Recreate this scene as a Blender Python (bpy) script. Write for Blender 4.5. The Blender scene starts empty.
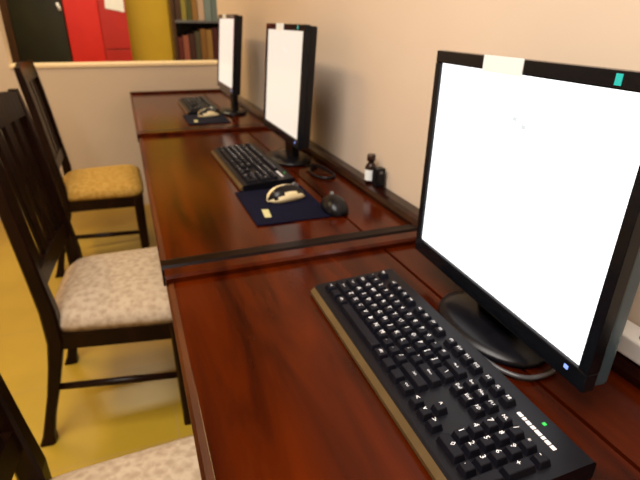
import bpy, bmesh, math, random
from mathutils import Vector, Matrix
random.seed(7)
scn = bpy.context.scene
col = scn.collection
PI = math.pi

# ------------------------------------------------------------------ camera
cam_d = bpy.data.cameras.new('camera')
cam = bpy.data.objects.new('camera', cam_d); col.objects.link(cam)
cam_d.sensor_width = 36.0
cam_d.lens = 36.0 * 482.9 / 640.0
cam_d.clip_start = 0.02
PITCH, YAW, ROLL = 0.426, 0.369, -0.012
fwd = Vector((math.sin(YAW)*math.cos(PITCH), math.cos(YAW)*math.cos(PITCH), -math.sin(PITCH)))
rgt = Vector((math.cos(YAW), -math.sin(YAW), 0.0)); dwn = fwd.cross(rgt)
ax = rgt*math.cos(ROLL) + dwn*math.sin(ROLL); ay = -(-rgt*math.sin(ROLL) + dwn*math.cos(ROLL))
cam.rotation_euler = Matrix((ax, ay, -fwd)).transposed().to_euler()
cam.location = (0.0, 0.0, 1.195)
cam_d.dof.use_dof = True; cam_d.dof.focus_distance = 0.40; cam_d.dof.aperture_fstop = 10.0
scn.camera = cam

# ------------------------------------------------------------------ world, lights, exposure
w = bpy.data.worlds.new('world'); scn.world = w; w.use_nodes = True
w.node_tree.nodes['Background'].inputs[0].default_value = (1.0, 0.86, 0.68, 1)
w.node_tree.nodes['Background'].inputs[1].default_value = 0.05
def area(name, loc, rot, size, energy, color):
    l = bpy.data.lights.new(name, 'AREA'); l.shape = 'RECTANGLE'
    l.size, l.size_y = size; l.energy = energy; l.color = color
    o = bpy.data.objects.new(name, l); o.location = loc; o.rotation_euler = rot; col.objects.link(o)
    return o
area('ceiling_light_near', (-0.55, 0.2, 2.66), (0, 0, 0), (0.9, 1.7), 62, (1.0, 0.93, 0.86))
area('ceiling_light_far', (-0.9, 2.4, 2.66), (0, 0, 0), (0.3, 1.0), 19, (1.0, 0.68, 0.30))
area('ceiling_light_back_room', (0.0, 4.1, 2.6), (0, 0, 0), (1.2, 0.4), 30, (1.0, 0.85, 0.58))
scn.view_settings.view_transform = 'Standard'
scn.view_settings.look = 'None'
scn.view_settings.gamma = 1.0
scn.view_settings.use_curve_mapping = False
scn.view_settings.exposure = 0.35

# ------------------------------------------------------------------ materials
def mat(name, color, rough=0.5, metal=0.0, spec=0.5, emit=None, estr=0.0):
    m = bpy.data.materials.new(name); m.use_nodes = True
    b = m.node_tree.nodes['Principled BSDF']
    b.inputs['Base Color'].default_value = (*color, 1)
    b.inputs['Roughness'].default_value = rough
    b.inputs['Metallic'].default_value = metal
    b.inputs['Specular IOR Level'].default_value = spec
    if emit:
        b.inputs['Emission Color'].default_value = (*emit, 1)
        b.inputs['Emission Strength'].default_value = estr
    return m
def noise_mat(name, c0, c1, scale, rough, stretch=(1, 1, 1), detail=4, spec=0.5, bump=0.0, lo=0.3, hi=0.7, rough2=None, dist=0.0):
    m = mat(name, c0, rough, spec=spec); nt = m.node_tree; b = nt.nodes['Principled BSDF']
    tc = nt.nodes.new('ShaderNodeTexCoord'); mp = nt.nodes.new('ShaderNodeMapping')
    mp.inputs['Scale'].default_value = stretch
    n = nt.nodes.new('ShaderNodeTexNoise'); n.inputs['Scale'].default_value = scale
    n.inputs['Detail'].default_value = detail; n.inputs['Distortion'].default_value = dist
    r = nt.nodes.new('ShaderNodeValToRGB')
    r.color_ramp.elements[0].position = lo; r.color_ramp.elements[0].color = (*c0, 1)
    r.color_ramp.elements[1].position = hi; r.color_ramp.elements[1].color = (*c1, 1)
    nt.links.new(tc.outputs['Object'], mp.inputs[0]); nt.links.new(mp.outputs[0], n.inputs['Vector'])
    nt.links.new(n.outputs['Fac'], r.inputs[0]); nt.links.new(r.outputs[0], b.inputs['Base Color'])
    if bump:
        bp = nt.nodes.new('ShaderNodeBump'); bp.inputs['Strength'].default_value = bump
        bp.inputs['Distance'].default_value = 0.004
        nt.links.new(n.outputs['Fac'], bp.inputs['Height']); nt.links.new(bp.outputs[0], b.inputs['Normal'])
    return m
M = {}
M['wall'] = noise_mat('wall_paint', (0.70, 0.575, 0.45), (0.73, 0.60, 0.47), 3, 0.55)
M['wallback'] = noise_mat('partition_paint', (0.58, 0.485, 0.38), (0.61, 0.51, 0.40), 3, 0.6)
M['ceil'] = noise_mat('ceiling_paint', (0.75, 0.68, 0.55), (0.78, 0.7, 0.57), 3, 0.8)
M['ledge'] = noise_mat('ledge_paint', (0.85, 0.70, 0.45), (0.88, 0.73, 0.48), 4, 0.35)
M['mustard'] = noise_mat('mustard_paint', (0.56, 0.36, 0.012), (0.62, 0.40, 0.016), 4, 0.6)
M['red'] = noise_mat('red_lacquer', (0.62, 0.010, 0.004), (0.70, 0.02, 0.008), 5, 0.35)
M['redd'] = noise_mat('deep_red_lacquer', (0.42, 0.012, 0.006), (0.50, 0.016, 0.008), 5, 0.4)
M['darkcab'] = noise_mat('dark_green_panel', (0.006, 0.008, 0.004), (0.022, 0.022, 0.008), 3, 0.3)
M['brown'] = noise_mat('brown_wood', (0.045, 0.018, 0.006), (0.08, 0.032, 0.010), 6, 0.4, (6, 6, 1))
M['wood'] = noise_mat('mahogany_top', (0.014, 0.0012, 0.0002), (0.098, 0.0120, 0.0004), 3.0, 0.17, (6, 0.8, 6), 5, 0.16, 0.0, 0.30, 0.86, dist=0.6)
M['wooddark'] = noise_mat('dark_mahogany_trim', (0.006, 0.0016, 0.001), (0.022, 0.004, 0.002), 8, 0.2, (3, 3, 1), 4, 0.3)
M['blackmould'] = noise_mat('near_black_moulding', (0.003, 0.001, 0.0008), (0.008, 0.002, 0.0014), 8, 0.3, (3, 3, 1), 4, 0.1)  # near-black tone for the strip at each desk's near end
M['edgehighlight'] = noise_mat('front_edge_highlight_wood', (0.035, 0.006, 0.001), (0.10, 0.024, 0.003), 4, 0.45, (5, 1.0, 5), 5, 0.2)  # lighter tone paints in the highlight along the rounded front edge
M['chair'] = noise_mat('dark_chair_wood', (0.006, 0.0022, 0.0014), (0.014, 0.0045, 0.0024), 9, 0.3, (4, 4, 1), 4, 0.13)
M['black'] = noise_mat('black_plastic', (0.003, 0.003, 0.005), (0.005, 0.005, 0.007), 40, 0.3, spec=0.25)
M['bezel'] = noise_mat('black_gloss_bezel', (0.003, 0.004, 0.006), (0.005, 0.006, 0.009), 30, 0.2, spec=0.25)
M['cover'] = noise_mat('blue_reflection_plastic', (0.040, 0.075, 0.100), (0.046, 0.084, 0.112), 30, 0.25)  # near monitor only: cool reflection on its side put into the cover colour
M['key'] = noise_mat('key_plastic', (0.003, 0.003, 0.006), (0.005, 0.005, 0.009), 60, 0.55, spec=0.15)
M['kbody'] = noise_mat('keyboard_plastic', (0.002, 0.002, 0.004), (0.003, 0.003, 0.006), 60, 0.4, spec=0.2)
M['legend'] = mat('white_legend_print', (0.85, 0.85, 0.88), 0.5)
M['tan'] = noise_mat('tan_edge_strip', (0.070, 0.042, 0.014), (0.10, 0.062, 0.024), 20, 0.35)
M['label'] = mat('white_paper_label', (0.85, 0.92, 0.95), 0.6)
M['cream'] = noise_mat('cream_plastic', (0.80, 0.66, 0.36), (0.86, 0.74, 0.46), 20, 0.3)
M['pad'] = noise_mat('navy_pad', (0.0012, 0.0016, 0.009), (0.002, 0.003, 0.016), 40, 0.8, spec=0.1)
M['palegreen'] = mat('pale_print', (0.48, 0.46, 0.22), 0.6)
M['teal'] = mat('teal_sticker', (0.02, 0.55, 0.55), 0.4)
M['greyc'] = noise_mat('grey_cable', (0.12, 0.12, 0.13), (0.16, 0.16, 0.17), 30, 0.35)
M['darkcable'] = noise_mat('dark_grey_cable', (0.05, 0.05, 0.055), (0.07, 0.07, 0.075), 30, 0.3)
M['whitep'] = noise_mat('white_plastic', (0.82, 0.82, 0.80), (0.86, 0.86, 0.84), 20, 0.35)
M['led_g'] = mat('green_led', (0.01, 0.2, 0.02), 0.3, emit=(0.05, 0.8, 0.12), estr=0.7)
M['led_b'] = mat('blue_led', (0.1, 0.15, 0.4), 0.3, emit=(0.25, 0.38, 1.0), estr=0.9)
M['screen'] = mat('lit_white_screen', (0.02, 0.02, 0.02), 0.25, emit=(1.0, 1.0, 1.0), estr=1.6)
M['screenwarm'] = mat('lit_cream_screen', (0.02, 0.02, 0.02), 0.25, emit=(1.0, 0.85, 0.70), estr=0.76)
M['mark'] = mat('grey_screen_mark', (0.02, 0.02, 0.02), 0.3, emit=(0.70, 0.74, 0.74), estr=0.9)
M['bottleglass'] = noise_mat('dark_bottle', (0.015, 0.006, 0.004), (0.03, 0.010, 0.006), 30, 0.2)

# glossy ochre floor tiles with faint joints
def floor_mat():
    m = mat('ochre_floor_tile', (0.5, 0.3, 0.05), 0.30, spec=0.5); nt = m.node_tree; b = nt.nodes['Principled BSDF']
    tc = nt.nodes.new('ShaderNodeTexCoord')
    br = nt.nodes.new('ShaderNodeTexBrick'); br.offset = 0.0; br.squash = 1.0
    br.inputs['Scale'].default_value = 1.0
    br.inputs['Brick Width'].default_value = 0.4; br.inputs['Row Height'].default_value = 0.4
    br.inputs['Mortar Size'].default_value = 0.0025; br.inputs['Mortar Smooth'].default_value = 0.3
    br.inputs['Color1'].default_value = (0.46, 0.30, 0.026, 1); br.inputs['Color2'].default_value = (0.49, 0.315, 0.030, 1)
    br.inputs['Mortar'].default_value = (0.44, 0.29, 0.07, 1)
    n = nt.nodes.new('ShaderNodeTexNoise'); n.inputs['Scale'].default_value = 5; n.inputs['Detail'].default_value = 5
    mx = nt.nodes.new('ShaderNodeMixRGB'); mx.blend_type = 'MULTIPLY'; mx.inputs[0].default_value = 0.25
    nt.links.new(tc.outputs['Object'], br.inputs['Vector']); nt.links.new(tc.outputs['Object'], n.inputs['Vector'])
    nt.links.new(br.outputs['Color'], mx.inputs[1]); nt.links.new(n.outputs['Fac'], mx.inputs[2])
    nt.links.new(mx.outputs[0], b.inputs['Base Color'])
    return m
M['floor'] = floor_mat()

# damask seat fabric: scroll-like voronoi/noise pattern
def fabric_mat(nm, ca, cb):
    m = mat(nm, (0.5, 0.4, 0.3), 0.85, spec=0.2); nt = m.node_tree; b = nt.nodes['Principled BSDF']
    tc = nt.nodes.new('ShaderNodeTexCoord')
    n = nt.nodes.new('ShaderNodeTexNoise'); n.inputs['Scale'].default_value = 48; n.inputs['Detail'].default_value = 3; n.inputs['Distortion'].default_value = 2.2
    v = nt.nodes.new('ShaderNodeTexVoronoi'); v.inputs['Scale'].default_value = 60; v.feature = 'SMOOTH_F1'
    ad = nt.nodes.new('ShaderNodeMath'); ad.operation = 'MULTIPLY'
    r = nt.nodes.new('ShaderNodeValToRGB')
    r.color_ramp.elements[0].position = 0.08; r.color_ramp.elements[0].color = (*ca, 1)
    r.color_ramp.elements[1].position = 0.30; r.color_ramp.elements[1].color = (*cb, 1)
    nt.links.new(tc.outputs['Object'], n.inputs['Vector']); nt.links.new(tc.outputs['Object'], v.inputs['Vector'])
    nt.links.new(n.outputs['Fac'], ad.inputs[0]); nt.links.new(v.outputs['Distance'], ad.inputs[1])
    nt.links.new(ad.outputs[0], r.inputs[0]); nt.links.new(r.outputs[0], b.inputs['Base Color'])
    bp = nt.nodes.new('ShaderNodeBump'); bp.inputs['Strength'].default_value = 0.25; bp.inputs['Distance'].default_value = 0.003
    nt.links.new(n.outputs['Fac'], bp.inputs['Height']); nt.links.new(bp.outputs[0], b.inputs['Normal'])
    return m
M['fabric'] = fabric_mat('damask_fabric', (0.36, 0.265, 0.175), (0.49, 0.385, 0.27))
M['goldfabric'] = fabric_mat('golden_damask_fabric', (0.36, 0.20, 0.030), (0.47, 0.29, 0.070))

# ------------------------------------------------------------------ mesh helpers
class MB:
    def __init__(s): s.bm = bmesh.new(); s.mats = []; s.mi = 0
    def use(s, m):
        if m not in s.mats: s.mats.append(m)
        s.mi = s.mats.index(m); return s
    def _tag(s, n0):
        s.bm.faces.ensure_lookup_table()
        for f in s.bm.faces[n0:]: f.material_index = s.mi
    def box(s, a, b, bev=0.0, seg=2, taper=1.0):
        t = bmesh.new()
        bmesh.ops.create_cube(t, size=1)
        for v in t.verts:
            k = taper if v.co.z > 0 else 1.0
            c = [(a[i]+b[i])/2 for i in range(3)]; d = [b[i]-a[i] for i in range(3)]
            v.co = Vector((c[0]+v.co.x*d[0]*k, c[1]+v.co.y*d[1]*k, c[2]+v.co.z*d[2]))
        if bev > 0: bmesh.ops.bevel(t, geom=list(t.edges), offset=bev, segments=seg, profile=0.6, affect='EDGES')
        s.merge(t); return s
    def merge(s, t, mtx=None):
        if mtx is not None: bmesh.ops.transform(t, matrix=mtx, verts=t.verts)
        mp = {}
        for v in t.verts: mp[v] = s.bm.verts.new(v.co)
        for f in t.faces:
            try:
                g = s.bm.faces.new([mp[v] for v in f.verts]); g.material_index = s.mi; g.smooth = f.smooth
            except ValueError: pass
        t.free()
    def tube(s, pts, r, n=10, cap=True, flat=1.0):
        pts = [Vector(p) for p in pts]
        rs = r if isinstance(r, (list, tuple)) else [r]*len(pts)
        rings = []
        side = None
        for i, p in enumerate(pts):
            d = (pts[min(i+1, len(pts)-1)] - pts[max(i-1, 0)]).normalized()
            if side is None:
                side = d.cross(Vector((0, 0, 1)))
                if side.length < 1e-3: side = d.cross(Vector((0, 1, 0)))
            side = (side - d*side.dot(d)).normalized(); up = d.cross(side)
            rings.append([s.bm.verts.new(p + side*math.cos(2*PI*k/n)*rs[i] + up*math.sin(2*PI*k/n)*rs[i]*flat) for k in range(n)])
        for i in range(len(rings)-1):
            for k in range(n):
                f = s.bm.faces.new([rings[i][k], rings[i][(k+1) % n], rings[i+1][(k+1) % n], rings[i+1][k]]); f.smooth = True; f.material_index = s.mi
        if cap:
            for rg in (list(reversed(rings[0])), rings[-1]):
                f = s.bm.faces.new(rg); f.material_index = s.mi
        return s
    def bar(s, pts, wx, wy, bev=0.0):
        """square-section bar along a mainly vertical path, widths given per point or constant"""
        pts = [Vector(p) for p in pts]; n = len(pts)
        W = wx if isinstance(wx, (list, tuple)) else [wx]*n; D = wy if isinstance(wy, (list, tuple)) else [wy]*n
        rings = []
        c = 0.28
        for p, a, b in zip(pts, W, D):
            a, b = a/2, b/2; e = min(a, b)*c
            ring = [(a-e, -b), (a, -b+e), (a, b-e), (a-e, b), (-a+e, b), (-a, b-e), (-a, -b+e), (-a+e, -b)]
            rings.append([s.bm.verts.new(p + Vector((x, y, 0))) for x, y in ring])
        m = 8
        for i in range(n-1):
            for k in range(m):
                f = s.bm.faces.new([rings[i][k], rings[i][(k+1) % m], rings[i+1][(k+1) % m], rings[i+1][k]]); f.material_index = s.mi
        f = s.bm.faces.new(list(reversed(rings[0]))); f.material_index = s.mi
        f = s.bm.faces.new(rings[-1]); f.material_index = s.mi
        return s
    def lathe(s, prof, c=(0, 0, 0), n=24, sx=1.0, sy=1.0):
        rings = []
        for r, z in prof:
            rings.append([s.bm.verts.new((c[0]+r*sx*math.cos(2*PI*k/n), c[1]+r*sy*math.sin(2*PI*k/n), c[2]+z)) for k in range(n)])
        for i in range(len(rings)-1):
            for k in range(n):
                f = s.bm.faces.new([rings[i][k], rings[i][(k+1) % n], rings[i+1][(k+1) % n], rings[i+1][k]]); f.smooth = True; f.material_index = s.mi
        f = s.bm.faces.new(list(reversed(rings[0]))); f.material_index = s.mi
        f = s.bm.faces.new(rings[-1]); f.material_index = s.mi
        return s
    def prism(s, poly, axis, a, b):
        """extrude a 2D polygon along an axis ('x': poly is (y,z); 'y': (x,z); 'z': (x,y))"""
        def P(u, v, t): return {'x': (t, u, v), 'y': (u, t, v), 'z': (u, v, t)}[axis]
        A = [s.bm.verts.new(P(u, v, a)) for u, v in poly]; B = [s.bm.verts.new(P(u, v, b)) for u, v in poly]
        n = len(poly)
        fs = [s.bm.faces.new(A), s.bm.faces.new(list(reversed(B)))]
        for k in range(n): fs.append(s.bm.faces.new([A[k], B[k], B[(k+1) % n], A[(k+1) % n]]))
        for f in fs: f.material_index = s.mi
        return s
    def build(s, name, parent=None, m=None):
        if m is not None: s.mats = [m] + [x for x in s.mats if x is not m]
        bmesh.ops.recalc_face_normals(s.bm, faces=s.bm.faces)
        me = bpy.data.meshes.new(name); s.bm.to_mesh(me); s.bm.free()
        for x in s.mats: me.materials.append(x)
        o = bpy.data.objects.new(name, me); col.objects.link(o)
        if parent: o.parent = parent
        return o
def mb(m): return MB().use(m)
def tag(o, label=None, cat=None, group=None, kind=None):
    if label: o['label'] = label
    if cat: o['category'] = cat
    if group: o['group'] = group
    if kind: o['kind'] = kind
    return o
def thing(name, loc, rz=0.0, label=None, cat=None, group=None):
    o = bpy.data.objects.new(name, None); o.empty_display_size = 0.05; col.objects.link(o)
    o.location = loc; o.rotation_euler = (0, 0, rz)
    return tag(o, label, cat, group)
def struct(o): o['kind'] = 'structure'; return o
def kids(o): return [c for c in bpy.data.objects if c.parent is o]
def copy_tree(root, loc, rz, label, group=None):
    allo = list(bpy.data.objects)
    r = root.copy(); col.objects.link(r); r.location = loc; r.rotation_euler = (0, 0, rz); r['label'] = label
    if group: r['group'] = group
    def rec(src, dst):
        for ch in [c for c in allo if c.parent is src]:
            c = ch.copy(); col.objects.link(c); c.parent = dst; rec(ch, c)
    rec(root, r)
    return r
def text_bm(txt, size):
    cu = bpy.data.curves.new('t', 'FONT'); cu.body = txt; cu.size = size; cu.resolution_u = 1
    cu.align_x = 'CENTER'; cu.align_y = 'CENTER'
    o = bpy.data.objects.new('t', cu); col.objects.link(o)
    dg = bpy.context.evaluated_depsgraph_get(); me = bpy.data.meshes.new_from_object(o.evaluated_get(dg))
    t = bmesh.new(); t.from_mesh(me); bpy.data.objects.remove(o); bpy.data.curves.remove(cu); bpy.data.meshes.remove(me)
    return t

# ------------------------------------------------------------------ the room shell
XR, YB, YF, XL, ZC = 0.624, 3.43, -2.2, -2.6, 2.72
YB2 = YB + 0.12           # partition thickness
YE = 5.32                 # rear room's far wall
struct(mb(M['floor']).box((XL-0.1, YF-0.1, -0.06), (1.75, YE+0.1, 0.0)).build('floor'))
struct(mb(M['ceil']).box((XL-0.1, YF-0.1, ZC), (1.75, YE+0.1, ZC+0.06)).build('ceiling'))
struct(mb(M['wall']).box((XR, YF-0.1, 0), (XR+0.1, YB2, ZC)).build('wall_right'))
struct(mb(M['wall']).box((XL-0.1, YF-0.1, 0), (XL, YE+0.1, ZC)).build('wall_left'))
struct(mb(M['wall']).box((XL, YF-0.1, 0), (XR, YF, ZC)).build('wall_front'))
JX = -0.628               # left jamb of the opening
struct(mb(M['wallback']).box((JX, YB, 0), (XR, YB2, 0.922)).build('wall_partition'))
struct(mb(M['wallback']).box((XL, YB, 0), (JX, YB2, ZC)).build('wall_partition_side'))
struct(mb(M['wallback']).box((JX, YB, 2.15), (XR, YB2, ZC)).build('wall_partition_head'))
struct(mb(M['ledge']).box((JX, YB-0.012, 0.922), (XR, YB2+0.012, 0.942), 0.004).build('trim_1'))
struct(mb(M['mustard']).box((XL, YE, 0), (1.65, YE+0.1, ZC)).build('wall_back'))
struct(mb(M['wallback']).box((1.65, YB2, 0), (1.75, YE, ZC)).build('wall_back_side'))

# ------------------------------------------------------------------ desks
def desk(x0, y0, y1, label):
    Z = 0.76; xe = XR - 0.006
    D = thing('computer_desk', (x0, y0, 0), 0, label, 'desk', 'wooden computer desks in a row')
    L = y1-y0; W = xe-x0
    fw, rw = 0.052, 0.016
    # main board, slim gap, rear board with raised rail
    mb(M['wood']).box((0.012, 0.05, Z-0.028), (0.444-0.006, L-0.045, Z), 0.001).build('desktop', D)
    mb(M['wood']).box((0.444, 0.05, Z-0.028), (W-0.046, L-0.045, Z), 0.001).build('rear_board', D)
    mb(M['wooddark']).prism([(W-0.046, Z-0.03), (W-0.046, Z+0.010), (W-0.040, Z+0.020), (W-0.028, Z+0.024), (W, Z+0.024), (W, Z-0.03)], 'y', 0.0, L).build('rear_rail', D)
    # moulded border strips
    mb(M['blackmould']).prism([(0.0, Z-0.03), (0.0, Z+0.004), (0.006, Z+0.010), (0.030, Z+0.010), (0.040, Z+0.004), (0.05, Z+0.0015), (0.05, Z-0.03)], 'x', 0.0, W-0.046).build('edge_moulding', D)
    mb(M['wood']).prism([(L-0.045, Z-0.03), (L-0.045, Z+0.009), (L-0.040, Z+0.014), (L-0.012, Z+0.014), (L, Z+0.006), (L, Z-0.03)], 'x', 0.0, W-0.046).build('edge_moulding', D)
    mb(M['edgehighlight']).prism([(0.0, Z-0.022), (0.0, Z-0.008), (0.004, Z-0.002), (0.012, Z), (0.012, Z-0.028)], 'y', 0.05, L-0.045).build('front_edge', D)
    # apron frame and legs
    mb(M['wooddark']).box((0.03, 0.03, Z-0.11), (0.05, L-0.03, Z-0.03), 0.002).build('apron', D)
    mb(M['wooddark']).box((0.05, 0.03, Z-0.11), (W-0.05, 0.05, Z-0.03), 0.002).build('apron', D)
    mb(M['wooddark']).box((0.05, L-0.05, Z-0.11), (W-0.05, L-0.03, Z-0.03), 0.002).build('apron', D)
    mb(M['wooddark']).box((W-0.05, 0.03, Z-0.11), (W-0.03, L-0.03, Z-0.03), 0.002).build('apron', D)
    for lx in (0.16, W-0.06):
        for ly in (0.075, L-0.075):
            mb(M['wooddark']).bar([(lx, ly, 0), (lx, ly, 0.30), (lx, ly, Z-0.03)], [0.036, 0.044, 0.05], [0.036, 0.044, 0.05]).build('leg', D)
    return D
B = [-0.43, 0.853, 2.116, 3.395]
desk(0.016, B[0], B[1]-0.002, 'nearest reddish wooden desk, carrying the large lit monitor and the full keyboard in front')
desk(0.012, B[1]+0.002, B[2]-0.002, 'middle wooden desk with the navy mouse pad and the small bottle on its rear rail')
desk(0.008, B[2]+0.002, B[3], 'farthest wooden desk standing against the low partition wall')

# ------------------------------------------------------------------ monitors (local: x right, -y towards the user)
SW, SH = 0.376, 0.301
def monitor(loc, rz, tilt, zs, label, warm, cover='black'):
    """loc = desk point under the screen's bottom centre; zs = height of the screen's lower edge above the desk"""
    R = thing('computer_monitor', loc, rz, label, 'monitor', 'lit monitors on the desks')
    T = Matrix.Translation((0, 0, zs)) @ Matrix.Rotation(-tilt, 4, 'X')
    bl, bt, bb, dp = 0.014, 0.018, 0.026, 0.034
    def add(name, m, parent=R, mtx=T):
        o = m.build(name, parent); o.data.transform(mtx); return o
    a = (-SW/2-bl, -0.004, -bb); b = (SW/2+bl, dp, SH+bt)
    h = mb(M['bezel'])
    # bezel frame: four sides standing proud of the panel
    h.box((a[0], -0.005, -bb), (b[0], 0.012, 0), 0.002)
    h.box((a[0], -0.005, SH), (b[0], 0.012, b[2]), 0.002)
    h.box((a[0], -0.005, 0), (-SW/2, 0.012, SH), 0.001)
    h.box((SW/2, -0.005, 0), (b[0], 0.012, SH), 0.001)
    add('bezel', h)
    k = mb(M[cover]).box((a[0]+0.002, 0.010, a[2]+0.002), (b[0]-0.002, dp, b[2]-0.002), 0.006, 3)
    k.prism([(-0.13, 0.04), (0.13, 0.04), (0.13, 0.24), (-0.13, 0.24)], 'y', dp-0.004, dp+0.012)
    add('back_cover', k)
    s = mb(M['screenwarm' if warm else 'screen']).box((-SW/2-0.001, 0.0, -0.001), (SW/2+0.001, 0.006, SH+0.001))
    scr = add('screen', s)
    g = mb(M['mark']).box((-0.004, -0.0006, 0.245), (0.004, 0.0002, 0.2505)); g.box((0.014, -0.0006, 0.238), (0.022, 0.0002, 0.2435))
    add('page_mark', g, scr, T)['label'] = 'small grey marks on the blank white page'
    pl = mb(M['label']).box((-0.076, -0.0062, SH-0.002), (0.004, -0.0048, SH+bt+0.001))
    add('paper_label', pl)['label'] = 'white paper label on the top bezel'
    st = mb(M['teal']).box((0.138, -0.0058, SH+0.004), (0.146, -0.0048, SH+bt-0.003))
    add('sticker', st)['label'] = 'small teal sticker'
    ld = mb(M['led_b']).box((0.170, -0.0062, -0.012), (0.176, -0.0045, -0.007), 0.0006)
    add('power_light', ld)['label'] = 'glowing bluish power light'
    # neck and foot stay upright
    mb(M['black']).box((-0.045, 0.028, 0.010), (0.045, 0.052, zs+0.10), 0.006, 2).build('neck', R)
    mb(M['black']).lathe([(0.100, 0), (0.103, 0.004), (0.100, 0.010), (0.08, 0.014), (0.05, 0.019), (0.01, 0.020)], (0, 0.026, 0), 36, 1.0, 0.70).build('foot', R)
    return R
ZD = 0.7605
m1 = monitor((0.453, 0.495, ZD), -PI/2-0.056, 0.013, 0.0755, 'large lit monitor with a white page on the nearest desk at right', False, 'cover')
m2 = monitor((0.456, 1.558, ZD), -PI/2, 0.071, 0.107, 'lit cream monitor on the middle desk, above the navy mouse pad', True)
m3 = monitor((0.459, 2.527, ZD), -PI/2, 0.091, 0.139, 'smallest lit monitor, on the farthest desk near the bookshelf', True)

# ------------------------------------------------------------------ keyboards (local: x = user's right, y = away from the user)
KL, KW = 0.45, 0.158
U = 0.019
def ztop(v): return 0.016 + 0.055*v
def keyboard(loc, rz, label):
    R = thing('computer_keyboard', loc, rz, label, 'keyboard', 'black keyboards on the desks')
    c = mb(M['kbody'])
    c.prism([(0.004, 0.0), (0.004, ztop(0)-0.003), (0.008, ztop(0.008)), (KW-0.004, ztop(KW)), (KW, ztop(KW)-0.004), (KW, 0.0)], 'x', 0.0, KL)
    body = c.build('case', R)
    e = mb(M['tan']); e.prism([(-0.003, 0.002), (-0.003, 0.008), (0.004, 0.0145), (0.004, 0.002)], 'x', 0.003, KL-0.003)
    e.build('front_lip', R)['label'] = 'tan front lip along the typing edge'
    x0 = 0.012; v0 = 0.017
    def row(v, items, x):
        for wdt, txt in items:
            if txt is not None: key(x + wdt*U/2, v, wdt, 1.0, txt)
            x += wdt*U
    def key(cx, v, wdt, h, txt):
        wv = wdt*U - 0.0028; hv = h*U - 0.0028
        t = bmesh.new(); bmesh.ops.create_cube(t, size=1)
        for q in t.verts:
            top = q.co.z > 0
            kx = (wv - (0.005 if top else 0)) * q.co.x; ky = (hv - (0.0045 if top else 0)) * q.co.y + (0.0006 if top else 0)
            q.co = Vector((kx, ky, 0.0085 if top else -0.001))
        bmesh.ops.bevel(t, geom=[ed for ed in t.edges], offset=0.0008, segments=1, affect='EDGES')
        k = mb(M['key']); k.merge(t)
        if txt:
            k.use(M['legend'])
            tb = text_bm(txt, 0.0095 if len(txt) == 1 else (0.0064 if len(txt) < 4 else 0.0042))
            offx = -0.0028 if len(txt) == 1 and wdt < 1.3 else 0.0
            k.merge(tb, Matrix.Translation((offx, 0.0022 if len(txt) == 1 else 0.001, 0.00872)))
        o = k.build('key', R)
        o.location = (cx, v, ztop(v)); o.rotation_euler = (math.atan(0.055), 0, 0)
    r = [v0 + U*0.5 + U*i for i in range(5)]
    fr = r[4] + U + 0.005
    row(r[0], [(1.25, 'Ctrl'), (1.25, ''), (1.25, 'Alt'), (6.25, ''), (1.25, 'Alt'), (1.25, ''), (1.25, ''), (1.25, 'Ctrl')], x0)
    row(r[1], [(2.25, 'Shift')] + [(1, t) for t in 'ZXCVBNM,./'] + [(2.75, 'Shift')], x0)
    row(r[2], [(1.75, 'Caps')] + [(1, t) for t in "ASDFGHJKL;'"] + [(2.25, 'Enter')], x0)
    row(r[3], [(1.5, 'Tab')] + [(1, t) for t in 'QWERTYUIOP[]'] + [(1.5, '\\')], x0)
    row(r[4], [(1, t) for t in '`1234567890-='] + [(2, 'Back')], x0)
    row(fr, [(1, 'Esc'), (1, None)] + [(1, 'F%d' % i) for i in range(1, 5)] + [(.5, None)] + [(1, 'F%d' % i) for i in range(5, 9)] + [(.5, None)] + [(1, 'F%d' % i) for i in range(9, 13)], x0)
    xn = x0 + 15.25*U
    row(fr, [(1, 'PS'), (1, 'SL'), (1, 'PB')], xn)
    row(r[4], [(1, 'Ins'), (1, 'Hm'), (1, 'PU')], xn)
    row(r[3], [(1, 'Del'), (1, 'End'), (1, 'PD')], xn)
    row(r[1], [(1, None), (1, '^')], xn)
    row(r[0], [(1, '<'), (1, 'v'), (1, '>')], xn)
    xp = x0 + 18.5*U
    row(r[4], [(1, 'NL'), (1, '/'), (1, '*'), (1, '-')], xp)
    row(r[3], [(1, '7'), (1, '8'), (1, '9')], xp)
    row(r[2], [(1, '4'), (1, '5'), (1, '6')], xp)
    row(r[1], [(1, '1'), (1, '2'), (1, '3')], xp)
    row(r[0], [(2, '0'), (1, '.')], xp)
    key(xp+3.5*U, (r[3]+r[2])/2, 1, 2.0, '+'); key(xp+3.5*U, (r[1]+r[0])/2, 1, 2.0, '')
    # printed white line of indicator lettering and a green light above the number pad
    p = mb(M['legend']); xx = xp + 0.003
    for i, wl in enumerate((.007, .004, .006, .005, .008, .004, .006, .006)):
        vv = 0.1255; p.prism([(xx, vv), (xx+wl, vv), (xx+wl, vv+0.0048), (xx, vv+0.0048)], 'z', ztop(vv+.003)+0.0002, ztop(vv+.003)+0.0007); xx += wl + 0.0016
    p.build('indicator_print', R)['label'] = 'white printed line above the number pad'
    mb(M['led_g']).box((xp+0.026, 0.141, ztop(0.143)-0.001), (xp+0.030, 0.145, ztop(0.143)+0.0012), 0.0005).build('indicator_light', R)['label'] = 'green indicator light'
    return R
k1 = keyboard((0.2505, 0.685, ZD), -PI/2-0.02, 'large black keyboard on the nearest desk, in front of the big monitor')
k2 = copy_tree(k1, (0.247, 1.718, ZD), -PI/2+0.02, 'black keyboard on the middle desk, beyond the navy mouse pad')
k3 = copy_tree(k1, (0.258, 2.96, ZD), -PI/2, 'small dark keyboard on the farthest desk')

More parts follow.
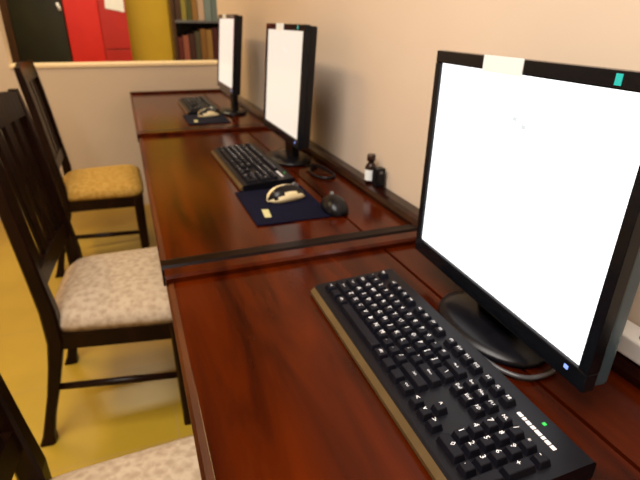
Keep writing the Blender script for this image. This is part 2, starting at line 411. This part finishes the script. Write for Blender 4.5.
# ------------------------------------------------------------------ mouse pads and mice
def pad(loc, rz, sx, sy, label):
    t = mb(M['pad']).box((-sx/2, -sy/2, 0), (sx/2, sy/2, 0.004), 0.0015)
    R = thing('mouse_pad', loc, rz, label, 'mouse pad', 'navy mouse pads')
    t.build('mat', R)
    q = mb(M['palegreen']); q.prism([(0.03, -0.060), (0.085, -0.066), (0.088, -0.050), (0.034, -0.044)], 'z', 0.0041, 0.0045)
    q.build('pale_print', R)['label'] = 'pale greenish printed stroke'
    return R
def mouse_shell(m, L=0.112, W=0.064, H=0.036, cut=None):
    """domed shell: rings along the length"""
    b = mb(m); rings = []; n = 14; K = 12
    for i in range(K+1):
        t = i/K; y = -L/2 + L*t
        hw = W/2*(1-abs(2*t-1)**3.2)**0.5 if 0 < t < 1 else 0.004
        hw = max(hw, 0.004); hz = H*(0.35+0.65*math.sin(PI*min(1, max(0, 0.14+0.80*t)))) * (1-abs(2*t-1)**5)**0.5 if 0 < t < 1 else 0.006
        hz = max(hz, 0.006)
        rings.append([b.bm.verts.new((hw*math.cos(PI*k/n), y, 0.002 + hz*math.sin(PI*k/n)**0.8)) for k in range(n+1)])
    for i in range(K):
        for k in range(n):
            f = b.bm.faces.new([rings[i][k], rings[i][k+1], rings[i+1][k+1], rings[i+1][k]]); f.smooth = True
            mid = (i+0.5)/K
            f.material_index = 0
        f = b.bm.faces.new([rings[i][n], rings[i][0], rings[i+1][0], rings[i+1][n]])
    b.bm.faces.new(rings[0]); b.bm.faces.new(list(reversed(rings[K])))
    return b
def mouse(loc, rz, label, shell, band):
    R = thing('computer_mouse', loc, rz, label, 'mouse')
    b = mouse_shell(M[shell])
    if band:
        b.use(M[band]); b.bm.faces.ensure_lookup_table()
        for f in b.bm.faces:
            c = f.calc_center_median()
            if c.z > 0.009 and 0.001 < c.x < 0.026: f.material_index = b.mats.index(M[band])
    b.build('shell', R)
    t = bmesh.new(); bmesh.ops.create_cone(t, cap_ends=True, segments=16, radius1=0.010, radius2=0.010, depth=0.007)
    wl = mb(M['greyc']); wl.merge(t, Matrix.Translation((0, 0.028, 0.029)) @ Matrix.Rotation(PI/2, 4, 'Y')); wl.build('scroll_wheel', R)
    return R
p2 = pad((0.330, 1.135, ZD), -PI/2, 0.25, 0.19, 'navy mouse pad on the middle desk, under the cream mouse')
p3 = copy_tree(p2, (0.330, 2.385, ZD), -PI/2, 'dark navy mouse pad on the farthest desk, under the pale mouse')
pm2 = mouse((0.352, 1.165, ZD+0.0042), -PI/2+0.25, 'cream mouse with a dark band on the navy pad of the middle desk', 'cream', 'black')
tag(pm2, group='cream mice')
pm3 = copy_tree(pm2, (0.352, 2.44, ZD+0.0042), -PI/2+0.25, 'pale cream mouse on the farthest desk, tiny in the distance')
bm_ = mouse((0.445, 1.055, ZD), -0.15, 'black rounded mouse beside the navy pad, on its wall side', 'black', None)

# ------------------------------------------------------------------ cables and bits at the wall
def cable(name, pts, r, m, label):
    cu = bpy.data.curves.new(name, 'CURVE'); cu.dimensions = '3D'; cu.bevel_depth = r; cu.bevel_resolution = 2; cu.resolution_u = 8
    sp = cu.splines.new('BEZIER'); sp.bezier_points.add(len(pts)-1)
    for bp, p in zip(sp.bezier_points, pts):
        bp.co = p; bp.handle_left_type = bp.handle_right_type = 'AUTO'
    o = bpy.data.objects.new(name, cu); col.objects.link(o); cu.materials.append(m)
    dg = bpy.context.evaluated_depsgraph_get(); me = bpy.data.meshes.new_from_object(o.evaluated_get(dg)); bpy.data.objects.remove(o)
    o = bpy.data.objects.new(name, me); col.objects.link(o)
    for f in me.polygons: f.use_smooth = True
    return tag(o, label, 'cable')
zc = ZD + 0.005
cable('power_cable', [(0.412, 0.445, zc), (0.416, 0.420, zc), (0.424, 0.396, zc), (0.440, 0.378, zc), (0.466, 0.372, zc), (0.492, 0.376, zc)], 0.0035, M['darkcable'], 'thin grey cable curling around the foot of the big monitor')
cable('monitor_cable', [(0.540, 1.44, zc), (0.515, 1.41, zc), (0.495, 1.36, zc), (0.515, 1.30, zc), (0.542, 1.30, zc), (0.548, 1.36, zc+0.004), (0.525, 1.405, zc+0.010), (0.500, 1.425, zc+0.004)], 0.0045, M['black'], 'black cable looped on the middle desk behind its monitor')
bt = thing('bottle', (0.599, 1.165, ZD+0.0245), 0, 'small dark bottle with a white label on the rear rail against the wall', 'bottle')
mb(M['bottleglass']).lathe([(0.014, 0), (0.016, 0.002), (0.016, 0.042), (0.013, 0.050), (0.008, 0.056), (0.008, 0.060)]).build('body', bt)
mb(M['bottleglass']).lathe([(0.011, 0.060), (0.012, 0.062), (0.012, 0.076), (0.010, 0.079)]).build('cap', bt)
t = MB().use(M['label'])
N = 10; ring = []
for i in range(N+1):
    a = PI*0.95 + (i/N)*PI*0.62
    ring.append([(0.0166*math.cos(a), 0.0166*math.sin(a), z) for z in (0.008, 0.038)])
for i in range(N):
    f = t.bm.faces.new([t.bm.verts.new(p) for p in (ring[i][0], ring[i+1][0], ring[i+1][1], ring[i][1])]); f.material_index = 0
t.build('paper_label', bt)['label'] = 'white paper label'
pb = thing('plug_adapter', (0.603, 1.124, ZD+0.0245), 0, 'small black plug adapter standing next to the dark bottle on the rear rail', 'adapter')
mb(M['black']).box((-0.014, -0.014, 0), (0.014, 0.014, 0.052), 0.005, 3).build('housing', pb)
mb(M['greyc']).box((-0.004, -0.0155, 0.038), (0.004, -0.0135, 0.044)).build('switch', pb)
es = thing('power_strip', (0.598, 0.335, ZD+0.0245), 0, 'white power strip lying on the rear rail behind the big monitor', 'power strip')
mb(M['whitep']).box((-0.020, -0.14, 0), (0.020, 0.10, 0.030), 0.005, 3).build('housing', es)
for i in range(4):
    mb(M['greyc']).lathe([(0.012, 0), (0.012, 0.0015), (0.010, 0.002)], (0, -0.10+i*0.05, 0.0296), 16).build('socket', es)

# ------------------------------------------------------------------ chairs (local: y forward to the desk, x = sitter's right)
def rail_curve(z):   # y offset of the rear posts at height z
    pts = [(0.0, -0.090), (0.10, -0.065), (0.22, -0.030), (0.36, 0.0), (0.46, 0.0), (0.62, -0.018), (0.80, -0.038), (0.92, -0.054), (1.01, -0.068)]
    for (z0, a), (z1, b) in zip(pts, pts[1:]):
        if z <= z1: t = (z-z0)/(z1-z0); return a+(b-a)*t
    return pts[-1][1]
CW, CD = 0.50, 0.365
def chair(loc, rz, label):
    R = thing('dining_chair', loc, rz, label, 'chair', 'upholstered wooden chairs along the desks')
    hx = 0.200; fx = CW/2-0.022
    zs = [0, 0.03, 0.10, 0.18, 0.28, 0.36, 0.46, 0.56, 0.66, 0.76, 0.86, 0.94, 1.0]
    for s in (-1, 1):
        pts = [(s*hx, rail_curve(z), z) for z in zs]
        wx = [0.046, 0.036, 0.032, 0.034, 0.038, 0.042, 0.042, 0.038, 0.034, 0.032, 0.030, 0.030, 0.026]
        wy = [0.046, 0.034, 0.030, 0.032, 0.036, 0.042, 0.042, 0.038, 0.036, 0.034, 0.032, 0.030, 0.024]
        mb(M['chair']).bar(pts, wx, wy).build('rear_post', R)
        mb(M['chair']).bar([(s*fx, CD-0.03, 0), (s*fx, CD-0.03, 0.04), (s*fx, CD-0.03, 0.34), (s*fx, CD-0.03, 0.385)], [0.040, 0.038, 0.044, 0.05], [0.042, 0.040, 0.046, 0.05]).build('front_leg', R)
        mb(M['chair']).prism([(s*hx-0.013, 0.015), (s*hx+0.013, 0.015), (s*fx+0.013, CD-0.05), (s*fx-0.013, CD-0.05)], 'z', 0.335, 0.386).build('seat_rail', R)
        pp = [(s*hx, rail_curve(0.20), 0.20), (s*(hx+fx)/2, 0.14, 0.195), (s*fx, CD-0.03, 0.19)]
        mb(M['chair']).tube(pp, [0.010, 0.012, 0.010], 10).build('stretcher', R)
    mb(M['chair']).box((-fx+0.018, CD-0.050, 0.335), (fx-0.018, CD-0.022, 0.386), 0.003).build('seat_rail', R)
    mb(M['chair']).box((-hx+0.018, -0.014, 0.335), (hx-0.018, 0.014, 0.386), 0.003).build('seat_rail', R)
    # padded seat: domed pad with rounded corners
    c = mb(M['fabric']); nx, ny = 20, 16
    gx0, gx1, gy0, gy1 = -CW/2+0.003, CW/2-0.003, -0.022, CD+0.005
    top = []
    def sup(u, v):
        d = max(abs(u), abs(v)); e = (abs(u)**8+abs(v)**8)**0.125
        k = d/e if e > 0 else 1
        return u*k, v*k
    for j in range(ny+1):
        rowv = []
        for i in range(nx+1):
            u, v = -1+2*i/nx, -1+2*j/ny
            su, sv = sup(u, v); e = max(abs(u), abs(v))
            z = 0.420 + 0.040*(1-e**3.0)**0.8 if e < 1 else 0.414
            rowv.append(c.bm.verts.new((su*(gx1-gx0)/2*(0.92+0.08*sv), (gy0+gy1)/2+sv*(gy1-gy0)/2, z)))
        top.append(rowv)
    for j in range(ny):
        for i in range(nx):
            f = c.bm.faces.new([top[j][i], top[j][i+1], top[j+1][i+1], top[j+1][i]]); f.smooth = True
    edge = [top[0][i] for i in range(nx)] + [top[j][nx] for j in range(ny)] + [top[ny][i] for i in range(nx, 0, -1)] + [top[j][0] for j in range(ny, 0, -1)]
    low = [c.bm.verts.new((v.co.x*0.985, (v.co.y-0.17)*0.985+0.17, 0.386)) for v in edge]
    n = len(edge)
    for k in range(n):
        f = c.bm.faces.new([edge[k], low[k], low[(k+1) % n], edge[(k+1) % n]]); f.smooth = True
    c.bm.faces.new(low)
    c.build('seat_cushion', R)
    # back: crest rail, lower rail and three upright slats following the rake
    def xbar(z0, z1, th, bow=0.0):
        b = mb(M['chair']); cols = []
        for i in range(13):
            u = -1+2*i/12; x = u*(hx-0.010); yo = -bow*(1-u*u); zt = z1 + 0.012*(1-u*u)
            cols.append([b.bm.verts.new(p) for p in ((x, rail_curve(z0)+yo-th/2, z0), (x, rail_curve(z0)+yo+th/2, z0), (x, rail_curve(z1)+yo+th/2, zt), (x, rail_curve(z1)+yo-th/2, zt))])
        for i in range(12):
            for k in range(4):
                b.bm.faces.new([cols[i][k], cols[i][(k+1) % 4], cols[i+1][(k+1) % 4], cols[i+1][k]])
        b.bm.faces.new(cols[0]); b.bm.faces.new(list(reversed(cols[12])))
        return b
    xbar(0.925, 0.995, 0.022, 0.012).build('crest_rail', R)
    xbar(0.520, 0.565, 0.020, 0.004).build('lower_rail', R)
    for sx in (-0.135, -0.045, 0.045, 0.135):
        pts = [(sx, rail_curve(z)-0.004-0.006*(z-.54)/.4, z) for z in (0.555, 0.64, 0.73, 0.82, 0.90, 0.945)]
        mb(M['chair']).bar(pts, [0.056, 0.050, 0.054, 0.056, 0.052, 0.050], 0.014).build('back_slat', R)
    return R
c2 = chair((-0.272, 1.520, 0), -PI/2-0.085, 'middle chair with a beige patterned seat, its rear leg standing free on the floor')
c3 = copy_tree(c2, (-0.367, 2.69, 0), -PI/2+0.02, 'farthest chair, with a golden seat, in front of the low partition wall')
for ch in kids(c3):
    if ch.name.startswith('seat_cushion'):
        ch.data = ch.data.copy(); ch.data.materials.clear(); ch.data.materials.append(M['goldfabric']); ch['label'] = 'golden patterned seat'
c1 = copy_tree(c2, (-0.268, 0.562, 0), -PI/2-0.06, 'nearest chair, only its pale seat and back post in the bottom left corner')

# ------------------------------------------------------------------ the room beyond the opening
cab = thing('red_cabinet', (-0.17, 5.02, 0), 0, 'bright red two-door cabinet beyond the opening', 'cabinet')
mb(M['redd']).box((-0.245, 0.02, 0), (0.247, 0.28, 1.75), 0.004).build('body', cab)
mb(M['red']).box((-0.247, 0.0, 0.06), (0.022, 0.02, 1.72), 0.003).build('door', cab)['label'] = 'bright red left door'
mb(M['redd']).box((0.028, 0.0, 0.945), (0.249, 0.02, 1.72), 0.003).build('door', cab)['label'] = 'deeper red right door'
mb(M['redd']).box((0.028, 0.0, 0.06), (0.249, 0.02, 0.937), 0.003).build('drawer_front', cab)
nb = mb(M['whitep']).prism([(-0.09, 1.275), (0.065, 1.245), (0.07, 1.40), (-0.075, 1.45)], 'y', 5.0145, 5.0185).build('paper_notice')
tag(nb, 'white paper notice on the right door of the red cabinet', 'paper')
dc = thing('dark_cabinet', (-0.63, 5.02, 0), 0, 'dark brown and green-black cabinet left of the red cabinet', 'cabinet')
mb(M['brown']).box((-0.30, 0.02, 0), (0.205, 0.28, 1.9), 0.004).build('body', dc)
mb(M['brown']).box((-0.30, 0.0, 0.05), (-0.20, 0.02, 1.87), 0.003).build('stile', dc)
mb(M['darkcab']).box((-0.196, 0.0, 0.05), (0.203, 0.018, 1.87), 0.003).build('door', dc)
mb(M['whitep']).tube([(0.170, -0.012, 1.31), (0.186, -0.016, 1.25)], 0.012, 10).build('handle', dc)['label'] = 'pale handle'
sh = thing('bookshelf', (0.46, 5.0, 0), 0, 'dark wooden bookshelf against the mustard wall beyond the opening', 'bookshelf')
SWD = 0.62
mb(M['brown']).box((0, 0, 0), (0.03, 0.30, 1.75), 0.002).build('side_panel', sh)
mb(M['brown']).box((SWD-0.03, 0, 0), (SWD, 0.30, 1.75), 0.002).build('side_panel', sh)
mb(M['wooddark']).box((0.03, 0.285, 0.02), (SWD-0.03, 0.30, 1.73)).build('back_panel', sh)
for z in (0.05, 0.45, 0.80, 1.165, 1.53, 1.72):
    s_ = mb(M['greyc'] if abs(z-1.165) < .01 else M['brown']).box((0.03, 0.0, z), (SWD-0.03, 0.285, z+0.022), 0.002).build('shelf', sh)
    if abs(z-1.165) < .01: s_['label'] = 'greyish middle shelf'
def book(x, w_, h, z, color, label, group):
    m = noise_mat('book_cover', color, tuple(min(1, c*1.15) for c in color), 8, 0.5)
    R = thing('book', (x, 5.02, z), 0, label, 'book', group)
    d = 0.17
    mb(m).prism([(0, 0), (w_, 0), (w_, d), (w_-0.003, d), (w_-0.003, 0.004), (0.003, 0.004), (0.003, d), (0, d)], 'z', 0, h).build('cover', R)
    mb(M['ledge']).box((0.0032, 0.0045, 0.003), (w_-0.0032, d-0.005, h-0.004)).build('pages', R)
low = [(.042, .22, (.10, .012, .008), 'dark red book at the left end of the lower shelf'),
       (.050, .235, (.26, .075, .045), 'reddish-brown book on the lower shelf, second from the left'),
       (.050, .25, (.045, .012, .008), 'brown-black book on the lower shelf, between the reddish and the olive ones'),
       (.045, .27, (.065, .055, .030), 'olive-grey book near the middle of the lower shelf'),
       (.050, .29, (.20, .095, .022), 'tan book on the lower shelf, right of the olive-grey one'),
       (.050, .285, (.28, .15, .040), 'golden-tan book on the lower shelf, brightest of that row'),
       (.048, .30, (.06, .010, .012), 'maroon book on the lower shelf, right of the golden-tan one'),
       (.048, .30, (.04, .010, .012), 'very dark maroon book on the lower shelf, next to the far monitor')]
x = 0.498
for w_, h, c, l in low: book(x, w_, h, 0.8225, c, l, 'books on the lower shelf'); x += w_+0.006
up = [(.050, .28, (.05, .02, .008), 'dark brown book at the left end of the upper shelf'),
      (.042, .27, (.25, .20, .035), 'olive-yellow book on the upper shelf'),
      (.042, .285, (.07, .075, .020), 'dark green book on the upper shelf'),
      (.048, .26, (.26, .13, .030), 'tan-brown book in the middle of the upper shelf'),
      (.055, .28, (.48, .34, .25), 'pale pinkish-grey book on the upper shelf'),
      (.060, .29, (.17, .22, .22), 'teal-grey book on the upper shelf, right of the pale one'),
      (.055, .28, (.13, .17, .17), 'darker teal-grey book at the right of the upper shelf')]
x = 0.498
for w_, h, c, l in up: book(x, w_, h, 1.1875, c, l, 'books on the upper shelf'); x += w_+0.006
